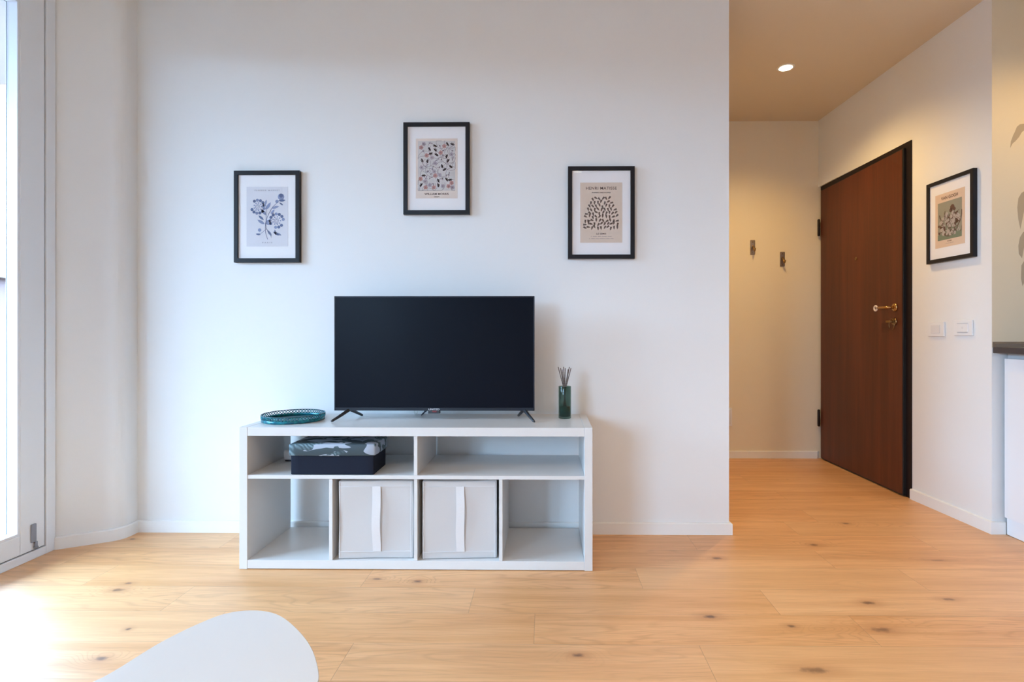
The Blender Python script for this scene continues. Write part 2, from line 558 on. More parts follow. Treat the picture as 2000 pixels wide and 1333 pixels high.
# ------------------------------------------------------------------ floor: one mesh, boards with their own numbers
def floor():
    bm = bmesh.new()
    col = bm.loops.layers.color.new('plank')
    uvl = bm.loops.layers.uv.new('plank_uv')
    x0, x1, y0, y1 = -2.75, 3.0, -3.3, 4.45
    Wd, Ln = 0.19, 1.107
    # y edges of the rows go through 2.118; joints measured for the rows that show them
    joints = {-1: 0.488, 0: -0.04, 1: -0.278, 2: 0.377, 3: 0.12, 4: 0.694, 5: 1.25, 6: 0.33, 7: 0.90, -2: 0.15, -3: 0.7}
    # row k spans [1.738+0.19k, 1.928+0.19k]; row 0 is 1.738..1.928
    for k in range(-28, 15):
        ya = 1.738 + Wd * k
        yb = ya + Wd
        if yb < y0 or ya > y1:
            continue
        j = joints.get(k - 0, random.uniform(0, Ln))
        i0 = math.floor((x0 - j) / Ln)
        i = i0
        while j + i * Ln < x1:
            xa = j + i * Ln
            xb = xa + Ln
            cx0, cx1 = max(xa, x0), min(xb, x1)
            cy0, cy1 = max(ya, y0), min(yb, y1)
            if cx1 > cx0 and cy1 > cy0:
                f = bm.faces.new([bm.verts.new(p) for p in ((cx0, cy0, 0), (cx1, cy0, 0), (cx1, cy1, 0), (cx0, cy1, 0))])
                c = (random.random(), random.random(), random.random(), 1)
                for lp in f.loops:
                    lp[col] = c
                    lp[uvl].uv = (lp.vert.co.x - xa, lp.vert.co.y - ya)
            i += 1
    # slab below
    vs = [bm.verts.new((x, y, -0.12)) for x, y in ((x0, y0), (x1, y0), (x1, y1), (x0, y1))]
    bm.faces.new(vs[::-1])
    me = bpy.data.meshes.new('floor')
    bm.to_mesh(me)
    bm.free()
    me.materials.append(M['oak'])
    o = bpy.data.objects.new('floor', me)
    C.objects.link(o)
    return tag(o, kind='structure')
floor()

# ------------------------------------------------------------------ walls and ceiling
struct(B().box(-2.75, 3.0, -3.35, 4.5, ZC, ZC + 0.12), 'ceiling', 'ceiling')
struct(B().box(-2.45, XE, YW, YW + 0.11, 0, ZC), 'wall_back', 'wall')
struct(B().box(XE - 0.11, XE, YW + 0.11, YH, 0, ZC), 'wall_hall_left', 'wall_hall_lit')
struct(B().box(XE - 0.11, 2.6, YH, YH + 0.11, 0, ZC), 'wall_hall_end', 'wall_hall_lit')
# entrance side wall: pier between hall door and kitchen, and the strip above the door
DY0, DY1, DZ = 3.284, 4.330, 2.158
b = B()
b.prism([(xr(2.724), 2.724), (2.6, 2.724), (2.6, DY0), (xr(DY0), DY0)], 0, 0.925)
b.prism([(xr(2.724), 2.724), (2.6, 2.724), (2.6, DY0), (xr(DY0), DY0)], 0.925, ZC)
b.prism([(xr(DY0), DY0), (2.6, DY0), (2.6, YH), (xr(YH), YH)], DZ, ZC)
b.prism([(2.32, DY0), (2.6, DY0), (2.6, YH), (2.32, YH)], 0, DZ)
wr_ = struct(b, 'wall_right', ['wall', 'wall_kitchen_lit'])
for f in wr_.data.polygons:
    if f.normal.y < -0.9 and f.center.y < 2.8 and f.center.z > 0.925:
        f.material_index = 1  # above worktop height: warm light painted into this face
struct(B().box(2.6, XK + 0.1, 2.724, 2.84, 0, ZC), 'wall_kitchen_end', 'wall_kitchen_lit')
struct(B().box(XK, XK + 0.1, YB, 2.724, 0, ZC), 'wall_kitchen_side', 'wall')
struct(B().box(-2.45, XK + 0.1, YB - 0.1, YB, 0, ZC), 'wall_behind', 'wall')
# window side
WZ = 2.56
def arc(cx, cy, r, a0, a1, n=8):
    return [(cx + r * math.cos(R(a0 + (a1 - a0) * i / n)), cy + r * math.sin(R(a0 + (a1 - a0) * i / n))) for i in range(n + 1)]
def corner_path(o):
    """face of the rounded wall corner beside the glazed door, o = offset into the room"""
    pts = [(-2.052 + o, YW), (-2.052 + o, 2.640)]
    pts += arc(-2.052 - 0.075 + o * 0, 2.640, 0.075 + o, 0, -60, 8)
    # then straight towards the glazed door
    ex, ey = pts[-1]
    d = Vector((-0.866, -0.5))
    t = (ex - (-2.275)) / 0.866
    pts.append((ex + d.x * t, ey + d.y * t))
    return pts
cp = corner_path(0)
struct(B().prism(cp + [(-2.45, cp[-1][1]), (-2.45, YW)], 0, ZC), 'wall_left_corner', 'wall')
b = B().box(-2.45, XL, YB, -2.95, 0, ZC)
b.box(-2.45, XL, -0.35, 1.215, 0, ZC)
b.box(-2.45, XL, -2.95, -0.35, WZ, ZC)
b.box(-2.45, XL, 1.215, cp[-1][1], WZ, ZC)
struct(b, 'wall_left', 'wall')

# ------------------------------------------------------------------ skirting
BH, BT = 0.058, 0.012
def skirt(name, pts_in, pts_out, h=BH):
    """pts_in along the wall, pts_out along the room side (same count)"""
    b = B()
    n = len(pts_in)
    r = 0.004
    for (i0, o0), (i1, o1) in zip(zip(pts_in, pts_out), list(zip(pts_in, pts_out))[1:]):
        a = lambda p, z: (p[0], p[1], z)
        mid0 = tuple(o0[k] + (i0[k] - o0[k]) * 0.35 for k in range(2))
        mid1 = tuple(o1[k] + (i1[k] - o1[k]) * 0.35 for k in range(2))
        prof0 = [a(i0, 0), a(o0, 0), a(o0, h - r), a(mid0, h), a(i0, h)]
        prof1 = [a(i1, 0), a(o1, 0), a(o1, h - r), a(mid1, h), a(i1, h)]
        v0 = [b.bm.verts.new(p) for p in prof0]
        v1 = [b.bm.verts.new(p) for p in prof1]
        for k in range(5):
            b.bm.faces.new((v0[k], v1[k], v1[(k + 1) % 5], v0[(k + 1) % 5]))
        b.bm.faces.new(v0); b.bm.faces.new(v1[::-1])
    bmesh.ops.remove_doubles(b.bm, verts=b.bm.verts, dist=1e-6)
    return struct(b, name, 'skirting')
ci, co = corner_path(0), corner_path(BT)
co[0] = (co[0][0], YW - BT)
ci = [(x, y) for x, y in ci]
skirt('baseboard_left', ci[:-1] + [(-2.262, ci[-1][1] + 0.0075)], co[:-1] + [(-2.259, co[-1][1] + 0.009)])
skirt('baseboard_back', [(-2.052, YW), (XE, YW)], [(-2.052 + BT, YW - BT), (XE + 0.014, YW - BT)])
skirt('baseboard_hall_left', [(XE, YW), (XE, YH)], [(XE + 0.014, YW - BT), (XE + 0.014, YH - BT)])
skirt('baseboard_hall_end', [(XE, YH), (2.17, YH)], [(XE + 0.014, YH - BT), (2.15, YH - BT)])
skirt('baseboard_right', [(xr(DY0) , DY0), (xr(2.724), 2.724)], [(xr(DY0) - 0.015, DY0 ), (xr(2.71) - 0.015, 2.71)], 0.062)
skirt('baseboard_kitchen', [(xr(2.724), 2.724), (2.275, 2.724)], [(xr(2.71) - 0.015, 2.71), (2.275, 2.71)], 0.062)

# ------------------------------------------------------------------ glazed door (window_1)
XF = XL + 0.010
FO = -2.35                                   # outer side of the profiles
def window_frame(name, y0, y1, jw):
    wf = B()
    wf.box(FO, XF, y1 - 0.031, y1 + jw, 0, WZ, 0.002)
    wf.box(FO, XF, y0, y0 + 0.031, 0, WZ, 0.002)
    wf.box(FO, XF, y0 + 0.031, y1 - 0.031, 0, 0.036, 0.002)
    wf.box(FO, XF, y0 + 0.031, y1 - 0.031, WZ - 0.04, WZ, 0.002)
    return struct(wf, name, 'upvc')
def sash(win, y0, y1, hinge_far):
    XS = -2.264
    b = B()
    z0, z1 = 0.040, WZ - 0.044
    sw = 0.113
    b.box(-2.330, XS, y1 - sw, y1, z0, z1, 0.003)
    b.box(-2.330, XS, y0, y0 + sw, z0, z1, 0.003)
    b.box(-2.330, XS, y0 + sw, y1 - sw, z0, z0 + 0.085, 0.003)
    b.box(-2.330, XS, y0 + sw, y1 - sw, z1 - 0.085, z1, 0.003)
    o = b.build('sash', 'upvc', win)
    # glazing bead
    b = B()
    g0, g1, h0, h1 = y0 + sw, y1 - sw, z0 + 0.085, z1 - 0.085
    for (a0, a1, c0, c1) in ((g0, g0 + 0.011, h0, h1), (g1 - 0.011, g1, h0, h1), (g0 + 0.011, g1 - 0.011, h0, h0 + 0.011), (g0 + 0.011, g1 - 0.011, h1 - 0.011, h1)):
        b.box(-2.311, -2.266, a0, a1, c0, c1, 0.0015)
    b.build('glazing_bead', 'upvc', o)
    # rubber gasket round the glass
    b = B()
    for (a0, a1, c0, c1) in ((g0 + .011, g0 + 0.014, h0, h1), (g1 - 0.014, g1 - .011, h0, h1), (g0 + .014, g1 - .014, h0 + .011, h0 + 0.014), (g0 + .014, g1 - .014, h1 - 0.014, h1 - .011)):
        b.box(-2.3125, -2.3115, a0, a1, c0, c1)
    b.build('glass_gasket', 'grey_plastic', o)
    b = B()
    for (a0, a1, c0, c1) in ((y0 - 0.004, y0, z0 - .004, z1 + .004), (y1, y1 + 0.004, z0 - .004, z1 + .004), (y0, y1, z0 - .004, z0), (y0, y1, z1, z1 + .004)):
        b.box(-2.300, -2.272, a0, a1, c0, c1)
    b.build('door_seal', 'seal', o)
    B().poly([(-2.314, g0, h0), (-2.314, g1, h0), (-2.314, g1, h1), (-2.314, g0, h1)]).build('glass_pane', 'pane', o)
    if hinge_far:
        # hinge cover: upright leaf of grey plastic with a knuckle under it
        h = B().box(XS, XS + 0.008, 2.352, 2.374, 0.075, 0.155, 0.002)
        h.lathe([(0.006, 0.052), (0.006, 0.075)], (XS + 0.007, 2.371, 0), 16)
        h.lathe([(0.0085, 0.046), (0.0085, 0.053)], (XS + 0.007, 2.371, 0), 16)
        h.build('hinge_cover', 'grey_plastic', o)
    return o
w1 = window_frame('window_1', 1.215, 2.455, 0.015)
sash(w1, 1.250, 2.420, True)
w2 = window_frame('window_2', -2.95, -0.35, 0.0)
sash(w2, -1.648, -0.385, False)
sash(w2, -2.915, -1.652, False)
# outside threshold and the house across the street
tag(B().box(-2.75, FO, -3.0, 2.6, -0.12, 0.0).build('trim_1', 'white_ext'), kind='structure')
tag(B().box(-4.6, -2.46, -3.4, 3.6, 2.66, 2.84, 0.01).build('added_slab', 'white_ext'), kind='structure')  # added overhead slab, unseen, cuts high sky light at the glazed doors
tag(B().box(-2.92, -2.46, 1.03, 1.11, 0.0, 2.655, 0.005).build('added_screen', 'facade'), kind='structure')   # added unseen screen wall, blocks window light to the back wall
tag(B().box(-4.62, -4.50, -3.4, 3.6, -0.12, 0.85, 0.005).build('added_parapet', 'facade'), kind='structure')   # added parapet, keeps low sky light off the floor
tag(B().box(-4.50, -2.75, -3.4, 3.6, -0.12, -0.02).build('trim_5', 'white_ext'), kind='structure')   # balcony floor
#   # overhead slab, screen wall and parapet are added light blockers
house = thing('apartment_building', 'rose brick house seen through the glass at the left edge', 'building', (-13, 8, -6))
B().box(-3, 0, -40, 16, 0, 8.3).build('facade', 'facade', house)
for i in range(-5, 4):
    for zf in (1.0, 3.6, 6.2):
        wnd = B().box(-0.02, 0.05, i * 3.4 - 0.7, i * 3.4 + 0.7, zf, zf + 1.6)
        wnd = wnd.build('house_window', 'ext_glass', house)
B().box(-3.1, 0.25, -40, 16, 8.3, 8.5).build('cornice', 'white_ext', house)

# ------------------------------------------------------------------ tv bench
BX0, BX1, BY0, BY1 = -1.296, 0.194, 2.273, 2.663
bench = thing('tv_bench', 'low white open tv bench with six cubbies against the wall', 'tv bench', (-0.551, 2.468, 0))
def bp(b, name, m='bench', smooth=False):
    """build with the bench's origin"""
    o = b.build(name, m, bench)
    o.location = (0.551, -2.468, 0)
    return o
TH = 0.037
bp(B().box(BX0 + 0.0345, BX1 - 0.0345, BY0 + 0.0005, BY1, 0.5635, 0.600, 0.0008, 1), 'top_panel')
bp(B().box(BX0 + 0.0345, BX1 - 0.0345, BY0 + 0.0005, BY1, 0.003, 0.039, 0.0008, 1), 'bottom_panel')
for xa in (BX0, BX1 - 0.034):
    bp(B().box(xa, xa + 0.034, BY0, BY1, 0.0005, 0.6005, 0.0012, 1), 'side_panel')
bp(B().box(BX0 + 0.0345, BX1 - 0.0345, BY0 + 0.002, BY1 - 0.002, 0.382, 0.398, 0.0006, 1), 'shelf')
bp(B().box(-0.5575, -0.5425, BY0 + 0.003, BY1 - 0.002, 0.3985, 0.563, 0.0006, 1), 'divider')
for xa in (-0.9165, -0.5570, -0.1985):
    bp(B().box(xa, xa + 0.0145, BY0 + 0.003, BY1 - 0.002, 0.0395, 0.3815, 0.0006, 1), 'divider')

# ------------------------------------------------------------------ television
tv = thing('television', 'flat black television standing on the white bench', 'tv', (-0.515, 2.50, 0.6))
TX0, TX1, TZ0, TZ1 = -0.976, -0.054, 0.6407, 1.1675
def at_tv(b, name, m, parent=None, sub=None):
    o = b.build(name, m, parent or tv)
    if parent is None:
        o.location = (0.515, -2.50, -0.6)
    return o
cas = B().box(TX0, TX1, 2.487, 2.512, TZ0, TZ1, 0.002)
cas.box(TX0 + 0.12, TX1 - 0.12, 2.512, 2.558, TZ0 + 0.02, TZ0 + 0.34, 0.012, 3)
at_tv(cas, 'casing', 'tv_black')
fr = B()
for (a, bb, c, d) in ((TX0, TX1, TZ1 - 0.006, TZ1), (TX0, TX0 + 0.005, TZ0, TZ1), (TX1 - 0.005, TX1, TZ0, TZ1), (TX0, TX1, TZ0, TZ0 + 0.014)):
    fr.box(a, bb, 2.4845, 2.489, c, d, 0.0008, 1)
at_tv(fr, 'bezel', 'tv_bezel')
at_tv(B().box(TX0 + 0.005, TX1 - 0.005, 2.4862, 2.4875, TZ0 + 0.014, TZ1 - 0.006), 'screen', 'screen')
# receiver lug under the logo
lug = B()
lug.prism([(-0.541, 2.478), (-0.491, 2.478), (-0.489, 2.50), (-0.543, 2.50)], 0.6290, 0.6435)
lo = at_tv(lug, 'sensor_lug', 'tv_black')
B().box(-0.522, -0.502, 2.4765, 2.4782, 0.6345, 0.6415, 0.0004, 1).build('sensor_lens', 'red_led', lo)
t = text_mesh('logo', 'UNITED', 0.0105, 0.050, (-0.516 + 0.515, 2.4842 - 2.5, 0.6438 - 0.6), (R(90), 0, 0), 'white_ink', tv, 1.1)
def tv_foot(xc, sgn):
    """inverted-V foot: long leg forward and outward, short leg back"""
    b = B()
    top = Vector((xc, 2.496, 0.645))
    f = Vector((xc + sgn * 0.046, 2.410, 0.6066))
    r = Vector((xc - sgn * 0.030, 2.575, 0.6064))
    b.tube([top + Vector((0, 0.004, 0.004)), top, (top + f) / 2 + Vector((0, 0, -0.001)), f, f + Vector((sgn * .004, -0.006, -0.0025))], [0.008, 0.0085, 0.0072, 0.0058, 0.0035], 10)
    b.tube([top + Vector((0, -0.004, 0.004)), top, r, r + Vector((0, 0.005, -0.0020))], [0.008, 0.0085, 0.0056, 0.0035], 10)
    b.box(xc - 0.02, xc + 0.02, 2.490, 2.508, 0.640, 0.652, 0.002)
    at_tv(b, 'foot', 'tv_black')
tv_foot(-0.908, -1)
tv_foot(-0.102, 1)
cb = B().tube([(-0.545, 2.545, 0.66), (-0.560, 2.56, 0.635), (-0.585, 2.565, 0.616), (-0.60, 2.60, 0.6035), (-0.60, 2.64, 0.6035), (-0.60, 2.672, 0.612), (-0.60, 2.690, 0.63), (-0.60, 2.691, 0.70)], 0.003, 8)
at_tv(cb, 'power_cable', 'cable')
cb = B().tube([(-0.62, 2.545, 0.66), (-0.625, 2.56, 0.63), (-0.63, 2.60, 0.603), (-0.635, 2.655, 0.603), (-0.635, 2.680, 0.615), (-0.635, 2.691, 0.64), (-0.635, 2.692, 0.70)], 0.002, 8)
at_tv(cb, 'aerial_cable', 'white_cable')

# ------------------------------------------------------------------ teal tray
tray = thing('round_tray', 'round teal metal tray with a pierced rim', 'tray', (-1.156, 2.468, 0.6))
Rt = 0.134
B().lathe([(Rt - 0.002, 0.0005), (Rt - 0.002, 0.003), (Rt - 0.010, 0.0035), (0.001, 0.0035), (0.001, 0.0005)][:4] + [(0.0005, 0.003)], n=72).build('tray_base', 'teal_deep', tray)
def band(b, r, z0, z1, t=0.0012, n=96):
    b.lathe([(r, z0), (r, z1), (r - t, z1), (r - t, z0)], n=n, closed=True)
b = B(); band(b, Rt, 0.0005, 0.015)
b.build('rim_band', 'teal', tray)
b = B()
nn = 60
for k in range(nn):
    for sg in (1, -1):
        a0 = k * 2 * PI / nn
        a1 = a0 + sg * 2 * PI / nn * 1.0
        p = [(Rt * math.cos(a0), Rt * math.sin(a0), 0.0148), (Rt * math.cos((a0 + a1) / 2), Rt * math.sin((a0 + a1) / 2), 0.0217), (Rt * math.cos(a1), Rt * math.sin(a1), 0.0285)]
        b.tube(p, 0.0016, 5)
b.build('lattice', 'teal', tray)
b = B(); band(b, Rt + 0.0008, 0.028, 0.0315, 0.0025)
b.build('top_ring', 'teal_deep', tray)

# ------------------------------------------------------------------ reed diffuser
dif = thing('reed_diffuser', 'dark green glass reed diffuser at the right end of the bench top', 'diffuser', (0.0865, 2.533, 0.6))
B().lathe([(0.0275, 0.0005), (0.0295, 0.003), (0.0295, 0.148), (0.0285, 0.150), (0.0265, 0.149), (0.0262, 0.010), (0.0005, 0.009)], n=48).build('vase', 'vase_glass', dif)
B().lathe([(0.0258, 0.0095), (0.0258, 0.055), (0.0005, 0.055)], n=40).build('oil', 'liquid', dif)
for k, (tx, ty) in enumerate([(-.031, .0), (-.020, .006), (-.013, -.008), (-.005, .01), (.002, -.006), (.016, .004), (.021, -.005), (.029, .003)]):
    B().tube([(-tx * 0.45, -ty * .5, 0.012), (tx * 0.25, ty * .4, 0.150), (tx, ty, 0.240 - 0.012 * (k % 3) * 0.5)], 0.0021, 7).build('reed', 'reed', dif)

# ------------------------------------------------------------------ storage box with leaf-print lid
def soft_box(x0, x1, y0, y1, z0, z1, bev, wob, seed, n=10):
    """subdivided rounded box with slightly uneven faces"""
    rnd = random.Random(seed)
    b = B()
    b.box(x0, x1, y0, y1, z0, z1, bev, 2)
    bmesh.ops.subdivide_edges(b.bm, edges=[e for e in b.bm.edges if e.calc_length() > 0.05], cuts=n, use_grid_fill=True)
    ph = [rnd.uniform(0, 6.28) for _ in range(6)]
    for v in b.bm.verts:
        x, y, z = v.co
        v.co.x += wob * math.sin(z * 21 + ph[0]) * math.sin(y * 17 + ph[1])
        v.co.y += wob * math.sin(x * 19 + ph[2]) * math.sin(z * 23 + ph[3])
        v.co.z += wob * 0.5 * math.sin(x * 18 + ph[4]) * math.sin(y * 15 + ph[5]) * (1 if z > (z0 + z1) / 2 else 0)
    return b
sb = thing('storage_box', 'dark navy box with a leaf patterned lid on the upper left shelf', 'box', (-0.905, 2.365, 0.398), 0)
soft_box(-0.176, 0.176, -0.085, 0.090, 0.0005, 0.088, 0.004, 0.0006, 3).build('body', 'box_dark', sb, smooth=True)
lid = soft_box(-0.183, 0.183, -0.0905, 0.0955, 0.080, 0.131, 0.006, 0.0012, 5)
lid.build('lid', 'leaf_fabric', sb, smooth=True)

# white device behind the box
rt = thing('wifi_router', 'small white device with dark underside behind the patterned box', 'router', (-1.175, 2.555, 0.398))
B().box(-0.052, 0.052, -0.04, 0.04, 0.006, 0.052, 0.008, 3).build('shell', 'device', rt, smooth=False)
B().box(-0.046, 0.046, -0.037, 0.037, 0.0005, 0.007, 0.002).build('base', 'cable', rt)

# ------------------------------------------------------------------ fabric bins
def bin_(x, y, rz, label, seed):
    t = thing('storage_bin', label, 'bin', (x, y, 0.0395), rz, 'white fabric bins in the lower cubbies')
    soft_box(0, 0.314, 0, 0.285, 0.0005, 0.330, 0.005, 0.0016, seed, 12).build('body', 'bin', t, smooth=True)
    # stitched hems
    hem = B()
    for z in (0.030, 0.306):
        hem.box(0.006, 0.305, -0.0028, 0.0005, z, z + 0.0022, 0.0006, 1)
    hem.box(0.004, 0.0065, -0.0028, 0.0005, 0.004, 0.326, 0.0006, 1)
    hem.box(0.3035, 0.306, -0.0028, 0.0005, 0.004, 0.326, 0.0006, 1)
    hem.build('piping', 'strap', t)
    b = B()
    rows = 14
    prev = None
    x0, x1 = 0.143, 0.178
    for i in range(rows + 1):
        f = i / rows
        z = 0.032 + (0.308 - 0.032) * f
        out = -0.004 - 0.011 * math.sin(PI * f) ** 1.2
        sw = 0.0012 * math.sin(f * 9 + seed)
        cur = [b.bm.verts.new((x0 + sw, out, z)), b.bm.verts.new((x1 + sw, out, z)),
               b.bm.verts.new((x1 + sw, out + 0.002, z)), b.bm.verts.new((x0 + sw, out + 0.002, z))]
        if prev:
            for k in range(4):
                b.bm.faces.new((prev[k], prev[(k + 1) % 4], cur[(k + 1) % 4], cur[k]))
        else:
            b.bm.faces.new(cur)
        prev = cur
    b.bm.faces.new(prev)
    b.build('handle', 'strap', t)
    return t
bin_(-0.880, 2.288, R(2.3), 'white fabric bin left of the middle divider in the bench', 1)
bin_(-0.5245, 2.288, R(3.1), 'white fabric bin right of the middle divider in the bench', 2)

# ------------------------------------------------------------------ pictures
def leaf(b, x, y, a, L, w, mi, z=0.0):
    """flat pointed leaf in the picture plane (x right, z up; y = tiny lift)"""
    c, s = math.cos(a), math.sin(a)
    pts = []
    n = 4
    for i in range(n + 1):
        f = i / n
        pts.append((f * L, w * math.sin(PI * f) ** 0.8))
    for i in range(n - 1, 0, -1):
        f = i / n
        pts.append((f * L, -w * math.sin(PI * f) ** 0.8))
    b.poly([(x + px * c - py * s, z, y + px * s + py * c) for px, py in pts], mi)
def disc(b, x, y, r, mi, z=0.0, n=10, sq=1.0):
    b.poly([(x + r * math.cos(k * 2 * PI / n), z, y + sq * r * math.sin(k * 2 * PI / n)) for k in range(n)], mi)
def stroke(b, pts, w, mi, z=0.0):
    for (x0, y0), (x1, y1) in zip(pts, pts[1:]):
        d = Vector((x1 - x0, y1 - y0))
        if d.length < 1e-6: continue
        n = Vector((-d.y, d.x)).normalized() * w / 2
        b.poly([(x0 + n.x, z, y0 + n.y), (x1 + n.x, z, y1 + n.y), (x1 - n.x, z, y1 - n.y), (x0 - n.x, z, y0 - n.y)], mi)
def curve(p0, p1, p2, n=10):
    return [((1 - t) ** 2 * p0[0] + 2 * t * (1 - t) * p1[0] + t * t * p2[0], (1 - t) ** 2 * p0[1] + 2 * t * (1 - t) * p1[1] + t * t * p2[1]) for t in [i / n for i in range(n + 1)]]
ZI = -0.0006
def art_blue(b):
    rnd = random.Random(3)
    def bloom(cx, cy, r):
        for k in range(13):
            a = k * 2 * PI / 13 + 0.2
            if rnd.random() < 0.08: continue
            disc(b, cx + r * math.cos(a), cy + r * math.sin(a), r * 0.24, 0 if k % 3 else 1, ZI, 8)
        for k in range(9):
            a = k * 2 * PI / 9
            disc(b, cx + r * .58 * math.cos(a), cy + r * .58 * math.sin(a), r * 0.11, 1, ZI, 7)
        pts = [(cx + r * (.10 + .06 * q * .45) * math.cos(q * .9), cy + r * (.10 + .06 * q * .45) * math.sin(q * .9)) for q in range(14)]
        stroke(b, pts, r * 0.06, 0, ZI)
    bloom(-0.032, 0.030, 0.0225)
    bloom(0.033, -0.018, 0.0230)
    stroke(b, curve((0.002, -0.082), (-0.022, -0.030), (0.020, 0.030)), 0.0016, 0, ZI)
    stroke(b, curve((-0.004, -0.050), (-0.004, -0.010), (-0.004, 0.035)), 0.0012, 0, ZI)
    stroke(b, curve((0.020, 0.030), (0.034, 0.042), (0.044, 0.055)), 0.0012, 0, ZI)
    stroke(b, curve((-0.003, -0.045), (0.010, -0.060), (0.014, -0.075)), 0.0012, 0, ZI)
    stroke(b, curve((-0.008, -0.050), (-0.022, -0.066), (-0.028, -0.060)), 0.0012, 0, ZI)
    disc(b, 0.048, 0.064, 0.0115, 1, ZI); disc(b, 0.048, 0.068, 0.007, 0, ZI * 1.4)
    disc(b, 0.034, 0.048, 0.006, 1, ZI); disc(b, -0.026, -0.050, 0.006, 1, ZI); disc(b, 0.004, -0.024, 0.009, 1, ZI)
    for (x, y, a, L) in [(-.004, .020, 1.0, .030), (-.002, .000, 2.3, .030), (.016, .024, .3, .026), (.012, .004, .9, .022), (-.008, -.03, 2.6, .030),
                         (.000, -.050, -.9, .026), (.020, -.056, -.5, .026), (.036, -.060, -.6, .016), (.04, .05, .1, .024), (.042, .044, -.6, .016),
                         (-.03, .0, -.7, .024), (-.014, .044, -1.6, .02), (-.022, -.066, 3.0, .018), (.026, -.048, -1.4, .02), (-.006, .035, 1.4, .02)]:
        leaf(b, x, y, a, L, L * 0.17, rnd.choice((0, 1)), ZI)
def art_floral(b):
    rnd = random.Random(11)
    w, h0, h1 = 0.0925, -0.110, 0.137
    b.poly([(-w, -0.0004, h0), (w, -0.0004, h0), (w, -0.0004, h1), (-w, -0.0004, h1)], 3)
    inside = lambda x, y: -w + .004 < x < w - .004 and h0 + .004 < y < h1 - .004
    def clip(p): return (max(-w, min(w, p[0])), max(h0, min(h1, p[1])))
    pts = []
    for _ in range(1500):
        p = (rnd.uniform(-w + .013, w - .013), rnd.uniform(h0 + .013, h1 - .013))
        if all((p[0] - q[0]) ** 2 + (p[1] - q[1]) ** 2 > 0.0195 ** 2 for q in pts):
            pts.append(p)
    for i in range(44):
        p = (rnd.uniform(-w, w), rnd.uniform(h0, h1))
        a = rnd.uniform(0, 6.28); r = rnd.uniform(.018, .04)
        stroke(b, [clip((p[0] + r * math.cos(a + k * .25), p[1] + r * math.sin(a + k * .25))) for k in range(12)], 0.0014, 1, ZI)
    for i, (x, y) in enumerate(pts):
        if i % 3 == 0:
            for k in range(5):
                a = k * 2 * PI / 5 + i
                disc(b, x + .006 * math.cos(a), y + .006 * math.sin(a), .0052, 2 if i % 2 else 4, ZI * 1.3, 8)
            disc(b, x, y, .0026, 1, ZI * 1.7, 6)
        elif i % 3 == 1:
            a = rnd.uniform(0, 6.28)
            for k in (-1.1, -.4, .4, 1.1):
                leaf(b, x, y, a + k, .0135, .0026, 0, ZI * 1.5)
        else:
            for k in range(4):
                leaf(b, x, y, rnd.uniform(0, 6.28), .012, .002, 4 if k % 2 else 1, ZI * 1.4)
def art_sprigs(b):
    rnd = random.Random(5)
    n_r = 9
    for j in range(n_r):
        f = j / (n_r - 1)
        y = -0.077 + 0.142 * f
        w = 0.080 * math.cos(f * 1.15) ** 0.75
        n = max(4, int(round(w * 2 / 0.0165)) + 1)
        for i in range(n):
            x = -w + 2 * w * i / (n - 1)
            a = PI / 2 - x * 10 + rnd.uniform(-.85, .85)
            yy = y + rnd.uniform(-.004, .004) + 0.004 * (i % 2)
            x += rnd.uniform(-.002, .002)
            st = (x - .0085 * math.cos(a), yy - .0085 * math.sin(a)); en = (x + .005 * math.cos(a), yy + .005 * math.sin(a))
            stroke(b, [st, en], .0016, 0, ZI)
            for q in (-.9, -.1, .6):
                bx, by = x + .006 * q * math.cos(a), yy + .006 * q * math.sin(a)
                leaf(b, bx, by, a + .55, .0095, .0011, 0, ZI)
                leaf(b, bx, by, a - .55, .0095, .0011, 0, ZI)
            leaf(b, en[0], en[1], a, .007, .0012, 0, ZI)
